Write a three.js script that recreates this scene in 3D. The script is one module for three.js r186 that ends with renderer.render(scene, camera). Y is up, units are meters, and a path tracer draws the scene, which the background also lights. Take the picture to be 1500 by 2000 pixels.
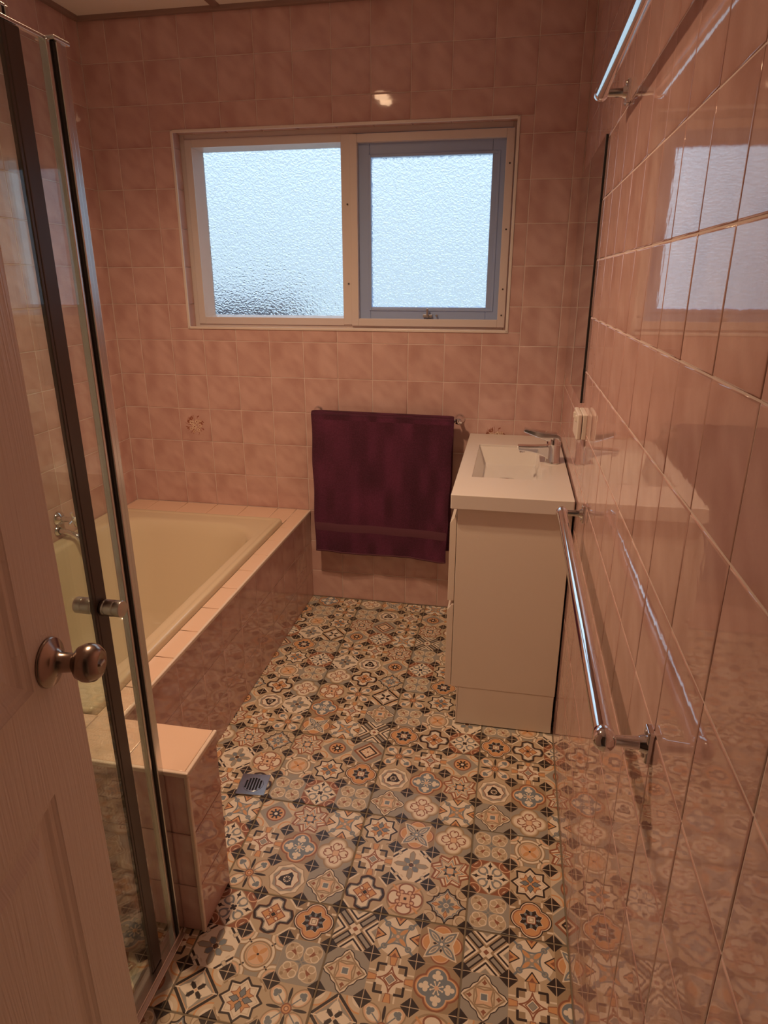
import * as THREE from 'three';
import { RoundedBoxGeometry } from 'three/addons/geometries/RoundedBoxGeometry.js';
import { mergeGeometries } from 'three/addons/utils/BufferGeometryUtils.js';

// ---------------------------------------------------------------- camera, sky, exposure
const scene = new THREE.Scene();
const camera = new THREE.PerspectiveCamera(2 * Math.atan(1000 / 1292.03) * 180 / Math.PI, 0.75, 0.02, 60);
camera.rotation.order = 'YXZ';
camera.position.set(-0.2065, 1.4315, 2.7631);
camera.rotation.set(-0.3362, 0.1895, 0.0003);
camera.updateMatrixWorld();
{ // overcast sky: three times as bright overhead as at the horizon
  const W = 64, H = 64, d = new Float32Array(W * H * 4);
  for (let y = 0; y < H; y++) for (let x = 0; x < W; x++) {
    const el = ((y + .5) / H - .5) * Math.PI, k = el > 0 ? (1 + 2 * Math.sin(el)) : 1, i = (y * W + x) * 4;
    d[i] = .62 * k; d[i + 1] = .82 * k; d[i + 2] = 1.0 * k; d[i + 3] = 1;
  }
  const sky = new THREE.DataTexture(d, W, H, THREE.RGBAFormat, THREE.FloatType); sky.mapping = THREE.EquirectangularReflectionMapping;
  sky.magFilter = sky.minFilter = THREE.LinearFilter; sky.needsUpdate = true; scene.background = sky; scene.backgroundIntensity = 0.92;
}
const renderer = new THREE.WebGLRenderer();
renderer.toneMapping = THREE.LinearToneMapping;
renderer.toneMappingExposure = 1.0;
renderer.shadowMap.enabled = true;
const LAMP_COLOR = new THREE.Color().setRGB(1, 0.64, 0.38);
const LAMP_POWER = 3.7;

// ---------------------------------------------------------------- helpers
let seed = 12345;
const rnd = () => { seed = (seed * 1664525 + 1013904223) >>> 0; return seed / 4294967296; };
const rr = (a, b) => a + (b - a) * rnd();
const taken = {};
const numbered = n => { const k = taken[n] = (taken[n] ?? -1) + 1; return k ? `${n}_${String(k).padStart(3, '0')}` : n; };
function mesh(name, geo, mat, parent = scene) {
  const m = new THREE.Mesh(geo, mat); m.name = parent === scene ? numbered(name) : name;
  m.castShadow = m.receiveShadow = true; parent.add(m); return m;
}
function group(name, data, pos = [0, 0, 0]) {
  const g = new THREE.Group(); g.name = numbered(name); g.position.set(...pos); g.userData = data; scene.add(g); return g;
}
const bx = (x0, x1, y0, y1, z0, z1) => new THREE.BoxGeometry(x1 - x0, y1 - y0, z1 - z0).translate((x0 + x1) / 2, (y0 + y1) / 2, (z0 + z1) / 2);
const rb = (x0, x1, y0, y1, z0, z1, r = 0.003, s = 2) => new RoundedBoxGeometry(x1 - x0, y1 - y0, z1 - z0, s, r).translate((x0 + x1) / 2, (y0 + y1) / 2, (z0 + z1) / 2);
const merge = a => mergeGeometries(a.map(g => { const h = g.index ? g.toNonIndexed() : g; for (const k of Object.keys(h.attributes)) if (!['position', 'normal', 'uv'].includes(k)) h.deleteAttribute(k); return h; }));
function cyl(a, b, r0, r1 = r0, seg = 24) {
  const A = new THREE.Vector3(...a), B = new THREE.Vector3(...b), d = B.clone().sub(A);
  const g = new THREE.CylinderGeometry(r1, r0, d.length(), seg);
  g.applyQuaternion(new THREE.Quaternion().setFromUnitVectors(new THREE.Vector3(0, 1, 0), d.normalize()));
  return g.translate((a[0] + b[0]) / 2, (a[1] + b[1]) / 2, (a[2] + b[2]) / 2);
}
function lathe(pts, from, dir, seg = 36) {   // profile [radius, along] turned about dir at from
  const g = new THREE.LatheGeometry(pts.map(p => new THREE.Vector2(Math.max(p[0], 1e-5), p[1])), seg);
  g.applyQuaternion(new THREE.Quaternion().setFromUnitVectors(new THREE.Vector3(0, 1, 0), new THREE.Vector3(...dir).normalize()));
  return g.translate(...from);
}
const tube = (pts, r, seg = 24, rs = 12) => new THREE.TubeGeometry(new THREE.CatmullRomCurve3(pts.map(p => new THREE.Vector3(...p))), seg, r, rs);
// value noise that wraps at n cells
function noiseGrid(n, s) { const a = new Float32Array(n * n); let q = s >>> 0; for (let i = 0; i < n * n; i++) { q = (q * 1664525 + 1013904223) >>> 0; a[i] = q / 4294967296; } return a; }
function vnoise(g, n, x, y) {
  const xi = Math.floor(x), yi = Math.floor(y), fx = x - xi, fy = y - yi, sx = fx * fx * fx * (fx * (fx * 6 - 15) + 10), sy = fy * fy * fy * (fy * (fy * 6 - 15) + 10);
  const a = ((xi % n) + n) % n, b = (a + 1) % n, c = ((yi % n) + n) % n, d = (c + 1) % n;
  return (g[c * n + a] * (1 - sx) + g[c * n + b] * sx) * (1 - sy) + (g[d * n + a] * (1 - sx) + g[d * n + b] * sx) * sy;
}
function heightTexture(size, f, repeat = 1) {
  const d = new Float32Array(size * size * 4);
  for (let y = 0; y < size; y++) for (let x = 0; x < size; x++) { const v = f(x / size, y / size), i = (y * size + x) * 4; d[i] = d[i + 1] = d[i + 2] = v; d[i + 3] = 1; }
  const t = new THREE.DataTexture(d, size, size, THREE.RGBAFormat, THREE.FloatType);
  t.wrapS = t.wrapT = THREE.RepeatWrapping; t.magFilter = THREE.LinearFilter; t.minFilter = THREE.LinearFilter; t.repeat.set(repeat, repeat); t.needsUpdate = true; return t;
}
function colourTexture(w, h, f) {
  const d = new Uint8Array(w * h * 4);
  for (let y = 0; y < h; y++) for (let x = 0; x < w; x++) { const c = f(x / w, y / h, x, y), i = (y * w + x) * 4; for (let k = 0; k < 3; k++) d[i + k] = Math.max(0, Math.min(255, c[k])); d[i + 3] = 255; }
  const t = new THREE.DataTexture(d, w, h, THREE.RGBAFormat, THREE.UnsignedByteType);
  t.colorSpace = THREE.SRGBColorSpace; t.wrapS = t.wrapT = THREE.RepeatWrapping; t.magFilter = THREE.LinearFilter; t.minFilter = THREE.LinearFilter; t.needsUpdate = true; return t;
}
const std = (rgb, rough, o = {}) => new THREE.MeshStandardMaterial({ color: new THREE.Color().setRGB(...rgb), roughness: rough, ...o });
const phys = (rgb, rough, o = {}) => new THREE.MeshPhysicalMaterial({ color: new THREE.Color().setRGB(...rgb), roughness: rough, ...o });

// ---------------------------------------------------------------- materials
const n8 = noiseGrid(8, 7), n16 = noiseGrid(16, 91), n32 = noiseGrid(32, 33), n64 = noiseGrid(64, 5), n128 = noiseGrid(128, 77), n256 = noiseGrid(256, 15);
const CELL = 512;
// glazed wall tiles: four cloudy peach prints and one with a sprig of flowers, in a 3 x 2 sheet
const flowerCanvas = document.createElement('canvas'); flowerCanvas.width = flowerCanvas.height = CELL;
{
  const c = flowerCanvas.getContext('2d'); c.clearRect(0, 0, CELL, CELL); c.translate(256, 256); c.lineCap = 'round';
  let s = 9; const q = () => { s = (s * 1103515245 + 12345) & 0x7fffffff; return s / 0x7fffffff; };
  c.strokeStyle = 'rgb(150,88,66)'; c.lineWidth = 5;
  for (let i = 0; i < 30; i++) { const a = q() * 6.283, r = 110 + q() * 60, b = a + (q() - .5) * .5; c.beginPath(); c.moveTo(Math.cos(a) * 50, Math.sin(a) * 50); c.quadraticCurveTo(Math.cos(b) * r * .7, Math.sin(b) * r * .7, Math.cos(a + .2) * r, Math.sin(a + .2) * r); c.stroke(); }
  for (let i = 0; i < 16; i++) { const a = q() * 6.283, r = 90 + q() * 60; c.fillStyle = 'rgb(146,84,62)'; c.save(); c.translate(Math.cos(a) * r, Math.sin(a) * r); c.rotate(a + q()); c.beginPath(); c.ellipse(0, 0, 22, 8, 0, 0, 7); c.fill(); c.restore(); }
  for (const [x, y, r] of [[-60, -40, 46], [25, -55, 44], [-20, 25, 50], [70, 10, 40], [40, 75, 38], [-75, 55, 34], [85, -70, 28], [-30, 100, 26]]) {
    c.save(); c.translate(x, y); c.rotate(q() * 3);
    for (let k = 0; k < 8; k++) { c.rotate(Math.PI / 4); c.fillStyle = k % 2 ? 'rgb(240,224,208)' : 'rgb(232,210,190)'; c.strokeStyle = 'rgb(166,106,82)'; c.lineWidth = 2.5; c.beginPath(); c.ellipse(r * .55, 0, r * .48, r * .19, 0, 0, 7); c.fill(); c.stroke(); }
    c.fillStyle = 'rgb(128,72,50)'; c.beginPath(); c.arc(0, 0, r * .2, 0, 7); c.fill(); c.restore();
  }
}
const flower = flowerCanvas.getContext('2d').getImageData(0, 0, CELL, CELL).data;
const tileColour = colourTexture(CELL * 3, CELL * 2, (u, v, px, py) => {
  const cx = Math.floor(px / CELL), cy = Math.floor(py / CELL), id = cy * 3 + cx, x = (px % CELL) / CELL, y = (py % CELL) / CELL, o = id * 2.37;
  // cloud of the glaze, with a browner tint that gathers unevenly along the rims of the tile
  const a = vnoise(n16, 16, x * 3 + o, y * 3 + o * 1.7), b = vnoise(n32, 32, (x + y) * 5 + o * 3, (x - y) * 2.2 + o), d = vnoise(n128, 128, x * 40 + o, y * 40);
  const cloud = (a - .5) * .75 + (b - .5) * .55 + (d - .5) * .10;
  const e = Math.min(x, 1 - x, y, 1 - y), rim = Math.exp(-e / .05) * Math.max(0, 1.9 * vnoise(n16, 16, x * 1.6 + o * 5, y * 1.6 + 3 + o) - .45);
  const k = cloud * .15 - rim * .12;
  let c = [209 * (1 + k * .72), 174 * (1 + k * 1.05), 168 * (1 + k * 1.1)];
  if (id === 5) { const i = ((CELL - 1 - (py % CELL)) * CELL + (px % CELL)) * 4, al = flower[i + 3] / 255; c = c.map((q, j) => q * (1 - al) + flower[i + j] * al); }
  return c;
});
const glazeBump = heightTexture(512, (u, v) => vnoise(n8, 8, u * 8, v * 8) * .55 + vnoise(n16, 16, u * 16, v * 16) * .3 + vnoise(n64, 64, u * 32, v * 32) * .06, 1);
glazeBump.repeat.set(3, 2);
const M = {};
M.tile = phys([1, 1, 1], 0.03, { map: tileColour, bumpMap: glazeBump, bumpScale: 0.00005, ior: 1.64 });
M.grout = std([0.74, 0.63, 0.59], 0.8);
M.ledge = phys([0.83, 0.61, 0.47], 0.09, { bumpMap: glazeBump, bumpScale: 0.00004, ior: 1.55 });
M.floorGrout = std([0.22, 0.19, 0.14], 0.85);
M.trimWhite = std([0.80, 0.74, 0.70], 0.25);
M.tileTrim = std([0.82, 0.70, 0.60], 0.22);
M.plaster = std([0.90, 0.88, 0.86], 0.85, { bumpMap: heightTexture(256, (u, v) => vnoise(n128, 128, u * 128, v * 128), 3), bumpScale: 0.0003 });
M.ceilTrim = std([0.30, 0.205, 0.185], 0.6);
M.frame = std([0.76, 0.70, 0.68], 0.3);
M.sash = std([0.36, 0.49, 0.80], 0.35);
M.chrome = std([0.80, 0.80, 0.82], 0.06, { metalness: 1 });
M.steel = std([0.62, 0.60, 0.58], 0.28, { metalness: 1 });
M.drainSteel = std([0.40, 0.39, 0.39], 0.2, { metalness: 1 });
M.aluminium = std([0.72, 0.71, 0.70], 0.22, { metalness: 1 });
M.darkAlu = std([0.075, 0.06, 0.055], 0.3);
M.rubber = std([0.02, 0.02, 0.02], 0.6);
M.black = std([0.01, 0.01, 0.01], 0.5);
M.enamel = phys([0.68, 0.58, 0.42], 0.10, { ior: 1.5 });
M.white = phys([0.80, 0.77, 0.74], 0.16, { ior: 1.5 });
M.cabinet = std([0.84, 0.78, 0.70], 0.38, { bumpMap: heightTexture(256, (u, v) => vnoise(n128, 128, u * 90, v * 90), 4), bumpScale: 0.00008 });
M.plastic = std([0.85, 0.80, 0.74], 0.3);
M.outGround = std([0.46, 0.46, 0.42], 0.95);
M.outFence = std([0.10, 0.11, 0.16], 0.9);
M.hall = std([0.45, 0.40, 0.36], 0.9);
// embossed wood-grain door paint
M.door = std([0.74, 0.66, 0.60], 0.42, { bumpMap: heightTexture(1024, (u, v) => { const w = u + .03 * vnoise(n8, 8, u * 8, v * 2); return .6 * vnoise(n256, 256, w * 200, v * 6) + .4 * vnoise(n128, 128, w * 90, v * 3); }, 1), bumpScale: 0.0009 });
// obscure glass, pebbled
M.obscure = phys([0.96, 0.98, 0.99], 0.30, { transmission: 1, thickness: 0.005, ior: 1.5, bumpMap: heightTexture(1024, (u, v) => { const w = vnoise(n64, 64, u * 64, v * 64) * .9; return .7 * vnoise(n128, 128, u * 100 + w, v * 128 - w) + .3 * vnoise(n256, 256, u * 256, v * 200); }, 1), bumpScale: 0.0023 });
M.clear = phys([0.93, 0.97, 0.95], 0.0, { transmission: 1, thickness: 0, ior: 1.5 });
M.mirror = std([0.66, 0.69, 0.74], 0.015, { metalness: 1 });
// burgundy terry
const terryBump = heightTexture(512, (u, v) => .65 * vnoise(n256, 256, u * 256, v * 256) + .35 * vnoise(n64, 64, u * 64, v * 64), 4);
M.towel = phys([1, 1, 1], 0.95, { map: colourTexture(512, 512, (u, v) => { const k = .75 + .35 * vnoise(n16, 16, u * 16, v * 5) + .25 * vnoise(n256, 256, u * 256, v * 256); return [100 * k, 46 * k, 76 * k]; }), bumpMap: terryBump, bumpScale: 0.004, sheen: 0.5, sheenRoughness: 0.6, sheenColor: new THREE.Color().setRGB(.25, .1, .14) });
M.towelBand = phys([0.21, 0.075, 0.12], 0.8, { bumpMap: heightTexture(256, (u, v) => (Math.sin(u * 6.283 * 64) * .5 + .5) * (Math.sin(v * 6.283 * 64) * .5 + .5), 6), bumpScale: 0.0012 });

// ---------------------------------------------------------------- tiled surfaces
const ROOM = { x0: -1.9494, x1: 0, z1: 2.87, h: 2.39, H0: 2.3853 };
const tileCache = {};
function tileGeometry(w, h, u0, u1, v0, v1, cell) {   // lies in xy facing +z, corner at the origin
  const key = [w, h, u0, u1, v0, v1].map(q => q.toFixed(4)).join() + cell;
  if (tileCache[key]) return tileCache[key];
  const b = 0.0022, d = 0.0011, t = 0.006, P = [], N = [], U = [], I = [];
  const X = [0, w], Y = [0, h], cx = cell % 3, cy = Math.floor(cell / 3);
  const uv = (x, y) => { const a = u0 + (u1 - u0) * x / w, c = v0 + (v1 - v0) * y / h; U.push((cx + .004 + .992 * a) / 3, (cy + .004 + .992 * c) / 2); };
  const add = (x, y, z, n) => { P.push(x, y, z); N.push(...n); uv(x, y); return P.length / 3 - 1; };
  const C = [[0, 0], [1, 0], [1, 1], [0, 1]], sg = [[-1, -1], [1, -1], [1, 1], [-1, 1]];
  const inner = C.map(([i, j], k) => add(X[i] - sg[k][0] * b, Y[j] - sg[k][1] * b, 0, [0, 0, 1]));
  const outer = C.map(([i, j], k) => add(X[i], Y[j], -d, [sg[k][0] * .55, sg[k][1] * .55, .63]));
  I.push(inner[0], inner[1], inner[2], inner[0], inner[2], inner[3]);
  for (let k = 0; k < 4; k++) { const l = (k + 1) % 4; I.push(outer[k], outer[l], inner[l], outer[k], inner[l], inner[k]); }
  for (let k = 0; k < 4; k++) {
    const l = (k + 1) % 4, n = [[0, -1, 0], [1, 0, 0], [0, 1, 0], [-1, 0, 0]][k];
    const a = add(X[C[k][0]], Y[C[k][1]], -d, n), c = add(X[C[l][0]], Y[C[l][1]], -d, n), e = add(X[C[k][0]], Y[C[k][1]], -t, n), f = add(X[C[l][0]], Y[C[l][1]], -t, n);
    I.push(e, f, c, e, c, a);
  }
  const g = new THREE.BufferGeometry();
  g.setAttribute('position', new THREE.Float32BufferAttribute(P, 3)); g.setAttribute('normal', new THREE.Float32BufferAttribute(N, 3)); g.setAttribute('uv', new THREE.Float32BufferAttribute(U, 2)); g.setIndex(I);
  return tileCache[key] = g;
}
const GAP = 0.0013;
// frame: place(u, v) -> matrix basis; us, vs: joint positions; hole: rect left open; far(u) true -> joined into one piece
function tileField(parent, origin, ux, uy, us, vs, { hole, far, mat = M.tile, special = {}, skip } = {}) {
  const X = new THREE.Vector3(...ux), Y = new THREE.Vector3(...uy), Z = X.clone().cross(Y), O = new THREE.Vector3(...origin), rest = [];
  for (let j = 0; j + 1 < vs.length; j++) for (let i = 0; i + 1 < us.length; i++) {
    let list = [[us[i], us[i + 1], vs[j], vs[j + 1]]];
    if (skip && skip(us[i], us[i + 1], vs[j], vs[j + 1])) continue;
    if (hole) {
      const [a, b, c, d] = list[0], [ha, hb, hc, hd] = hole;
      if (a < hb && b > ha && c < hd && d > hc) {
        list = [];
        if (c < hc) list.push([a, b, c, hc]); if (d > hd) list.push([a, b, hd, d]);
        const c2 = Math.max(c, hc), d2 = Math.min(d, hd);
        if (a < ha) list.push([a, ha, c2, d2]); if (b > hb) list.push([hb, b, c2, d2]);
      }
    }
    const cell = special[`${i},${j}`] ?? Math.floor(rnd() * 5), lean = [rr(-.0022, .0022), rr(-.0022, .0022)], off = rr(-.0002, .0002);
    for (const [a, b, c, d] of list) {
      const w = b - a - 2 * GAP, h = d - c - 2 * GAP; if (w < .006 || h < .006) continue;
      const fw = Math.min(1, (b - a) / .15), fh = Math.min(1, (d - c) / .15);
      const g = tileGeometry(w, h, 0, fw, 0, fh, cell);
      const m = new THREE.Matrix4().makeBasis(X, Y, Z).setPosition(O.clone().addScaledVector(X, a + GAP + w / 2).addScaledVector(Y, c + GAP + h / 2).addScaledVector(Z, off));
      m.multiply(new THREE.Matrix4().makeRotationFromEuler(new THREE.Euler(lean[0], lean[1], 0))).multiply(new THREE.Matrix4().makeTranslation(-w / 2, -h / 2, 0));
      if (far && far(a, b, c, d)) { rest.push(g.clone().applyMatrix4(m)); continue; }
      const t = mesh('tile', g, mat, parent); m.decompose(t.position, t.quaternion, t.scale);
    }
  }
  if (rest.length) { const t = mesh('tile_field', merge(rest), mat, parent); t.userData.kind = 'stuff'; }
}
const steps = (from, to, first, pitch) => { const a = [from]; for (let q = first; q < to - .004; q += pitch) if (q > from + .004) a.push(q); a.push(to); return a; };
const rows = (lo, hi) => { const a = [lo]; for (let r = 16; r >= 0; r--) { const y = ROOM.H0 - .15 * r; if (y > lo + .004 && y < hi - .004) a.push(y); } a.push(hi); return a; };

// ---------------------------------------------------------------- room shell
const WIN = { x0: -1.600, x1: -0.237, y0: 1.2365, y1: 1.9935 };
const structure = (label, category) => ({ kind: 'structure', label, category });
{
  const g = group('wall_back', structure('peach tiled wall holding the window and the towel', 'wall'));
  const b = 0.006;
  mesh('wall_body', merge([bx(-2.1, WIN.x0, 0, 2.5, -.13, -b + .0046), bx(WIN.x1, .12, 0, 2.5, -.13, -b + .0046), bx(WIN.x0, WIN.x1, 0, WIN.y0, -.13, -b + .0046), bx(WIN.x0, WIN.x1, WIN.y1, 2.5, -.13, -b + .0046)]), M.grout, g);
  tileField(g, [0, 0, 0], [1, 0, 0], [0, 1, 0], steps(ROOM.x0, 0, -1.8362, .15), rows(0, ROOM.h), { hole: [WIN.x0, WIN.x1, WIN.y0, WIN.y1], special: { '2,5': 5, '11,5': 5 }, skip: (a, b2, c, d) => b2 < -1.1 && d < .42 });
  // tiled window reveals
  const D = .07, ys = steps(WIN.y0, WIN.y1, WIN.y0 + .1, .15), xs = steps(WIN.x0, WIN.x1, -1.536, .15);
  tileField(g, [WIN.x0 + .003, 0, 0], [0, 0, -1], [0, 1, 0], [0, D], ys);
  tileField(g, [WIN.x1 - .003, 0, -D], [0, 0, 1], [0, 1, 0], [0, D], ys);
  tileField(g, [0, WIN.y0 + .003, -0], [1, 0, 0], [0, 0, -1], xs, [0, D]);
  tileField(g, [0, WIN.y1 - .003, -D], [1, 0, 0], [0, 0, 1], xs, [0, D]);
  const t = .0045, e = .009;
  mesh('corner_trim', merge([rb(WIN.x0 - .002, WIN.x0 + e, WIN.y0 - .002, WIN.y1 + .002, -.004, t, .0025), rb(WIN.x1 - e, WIN.x1 + .002, WIN.y0 - .002, WIN.y1 + .002, -.004, t, .0025), rb(WIN.x0, WIN.x1, WIN.y0 - .002, WIN.y0 + e, -.004, t, .0025), rb(WIN.x0, WIN.x1, WIN.y1 - e, WIN.y1 + .002, -.004, t, .0025)]), M.trimWhite, g);
}
{
  const g = group('wall_right', structure('glossy peach tiled wall carrying the mirror and two chrome rails', 'wall'));
  mesh('wall_body', bx(.0014, .13, -.1, 2.5, -.13, ROOM.z1 + .13), M.grout, g);
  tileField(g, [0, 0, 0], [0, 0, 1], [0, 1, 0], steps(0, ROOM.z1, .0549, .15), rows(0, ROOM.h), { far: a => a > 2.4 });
}
{
  const g = group('wall_left', structure('peach tiled wall above the bath with bath taps', 'wall'));
  mesh('wall_body', bx(ROOM.x0 - .13, ROOM.x0 - .0014, -.1, 2.5, -.13, ROOM.z1 + .13), M.grout, g);
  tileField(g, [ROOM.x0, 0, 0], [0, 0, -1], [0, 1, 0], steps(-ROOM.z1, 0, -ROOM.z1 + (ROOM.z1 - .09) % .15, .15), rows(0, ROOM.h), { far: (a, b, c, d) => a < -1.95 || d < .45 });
}
{
  const g = group('ceiling', structure('flat pale ceiling panels with a joint batten', 'ceiling'));
  mesh('panel', bx(-2.1, -1.379, ROOM.h, ROOM.h + .1, -.1, ROOM.z1 + 1.2), M.plaster, g);
  mesh('panel', bx(-1.351, .13, ROOM.h, ROOM.h + .1, -.1, ROOM.z1 + 1.2), M.plaster, g);
  mesh('joint_batten', rb(-1.381, -1.349, ROOM.h - .006, ROOM.h + .05, .001, ROOM.z1, .002), M.ceilTrim, g);
  const cor = (n, geo) => { const m = mesh(n, geo, M.ceilTrim); m.userData = structure('brown cornice strip above the window wall', 'trim'); return m; };
  cor('trim_1', rb(ROOM.x0, 0, ROOM.h - .015, ROOM.h + .002, 0, .02, .003));
  cor('trim_2', rb(ROOM.x0 - .001, ROOM.x0 + .02, ROOM.h - .015, ROOM.h + .002, .02, ROOM.z1, .003)).userData.label = 'brown cornice strip above the bath wall';
  cor('trim_3', rb(-.02, .001, ROOM.h - .015, ROOM.h + .002, .02, ROOM.z1, .003)).userData.label = 'brown cornice strip above the mirror wall';
}
{ // wall with the doorway behind the camera, and the passage beyond it
  const g = group('wall_front', structure('plain wall with the open doorway', 'wall'));
  mesh('wall_body', merge([bx(ROOM.x0, -.68, 0, 2.5, ROOM.z1, ROOM.z1 + .11), bx(-.02, 0, 0, 2.5, ROOM.z1, ROOM.z1 + .11), bx(-.68, -.02, 2.06, 2.5, ROOM.z1, ROOM.z1 + .11)]), M.plaster, g);
  const h = group('wall_passage', structure('passage walls and floor beyond the doorway', 'wall'));
  mesh('passage_shell', merge([bx(-2.1, .13, 0, 2.5, ROOM.z1 + 1.11, ROOM.z1 + 1.2), bx(-2.1, ROOM.x0, 0, 2.5, ROOM.z1 + .11, ROOM.z1 + 1.2), bx(0, .13, 0, 2.5, ROOM.z1 + .13, ROOM.z1 + 1.2), bx(-2.1, .13, -.1, 0, ROOM.z1, ROOM.z1 + 1.2)]), M.hall, h);
}

// ---------------------------------------------------------------- patterned floor
const K = { cream: '#ece4d4', pale: '#d9cdb8', beige: '#c4b59c', tan: '#a7947a', orange: '#d6a678', peach: '#e2c3a6', rust: '#976650', grey: '#a3a19a', blue: '#7f8c97', dark: '#38302f', brown: '#6e4a36' };
const AT = 680, atlas = document.createElement('canvas'); atlas.width = atlas.height = 2040;
const c2 = atlas.getContext('2d');
const P = (pts, fill, stroke, lw = .05) => { c2.beginPath(); pts.forEach(([x, y], i) => i ? c2.lineTo(x, y) : c2.moveTo(x, y)); c2.closePath(); if (fill) { c2.fillStyle = fill; c2.fill(); } if (stroke) { c2.strokeStyle = stroke; c2.lineWidth = lw; c2.stroke(); } };
const O = (x, y, r, fill, stroke, lw = .05) => { c2.beginPath(); c2.arc(x, y, r, 0, 7); if (fill) { c2.fillStyle = fill; c2.fill(); } if (stroke) { c2.strokeStyle = stroke; c2.lineWidth = lw; c2.stroke(); } };
const E2 = (x, y, a, b, rot, fill, stroke, lw = .04) => { c2.beginPath(); c2.ellipse(x, y, a, b, rot, 0, 7); if (fill) { c2.fillStyle = fill; c2.fill(); } if (stroke) { c2.strokeStyle = stroke; c2.lineWidth = lw; c2.stroke(); } };
const L = (pts, stroke, lw = .05) => { c2.beginPath(); pts.forEach(([x, y], i) => i ? c2.lineTo(x, y) : c2.moveTo(x, y)); c2.strokeStyle = stroke; c2.lineWidth = lw; c2.stroke(); };
const Q = (p, stroke, lw = .05, fill) => { c2.beginPath(); c2.moveTo(p[0][0], p[0][1]); for (let i = 1; i < p.length; i += 2) c2.quadraticCurveTo(p[i][0], p[i][1], p[i + 1][0], p[i + 1][1]); if (fill) { c2.fillStyle = fill; c2.fill(); } if (stroke) { c2.strokeStyle = stroke; c2.lineWidth = lw; c2.stroke(); } };
const turn = (n, f, a0 = 0) => { for (let k = 0; k < n; k++) { c2.save(); c2.rotate(a0 + k * 2 * Math.PI / n); f(k); c2.restore(); } };
const ngon = (n, r0, r1, a0 = 0) => { const a = []; for (let k = 0; k < 2 * n; k++) { const r = k % 2 ? r1 : r0, t = a0 + k * Math.PI / n; a.push([Math.cos(t) * r, Math.sin(t) * r]); } return a; };
const quat = (d, r, fill, stroke, lw = .05, a0 = 0) => { // four-lobed outline
  const t = (d + Math.sqrt(Math.max(0, 2 * r * r - d * d))) / 2, an = Math.atan2(t, t - d); c2.beginPath();
  for (let k = 0; k < 4; k++) { const w = a0 + k * Math.PI / 2; c2.arc(Math.cos(w) * d, Math.sin(w) * d, r, w - an, w + an); }
  c2.closePath(); if (fill) { c2.fillStyle = fill; c2.fill(); } if (stroke) { c2.strokeStyle = stroke; c2.lineWidth = lw; c2.stroke(); }
};
const bg = c => P([[-1, -1], [1, -1], [1, 1], [-1, 1]], c);
const sq = (r, fill, stroke, lw) => P([[-r, -r], [r, -r], [r, r], [-r, r]], fill, stroke, lw);
const dia = (r, fill, stroke, lw) => P([[-r, 0], [0, -r], [r, 0], [0, r]], fill, stroke, lw);
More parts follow.
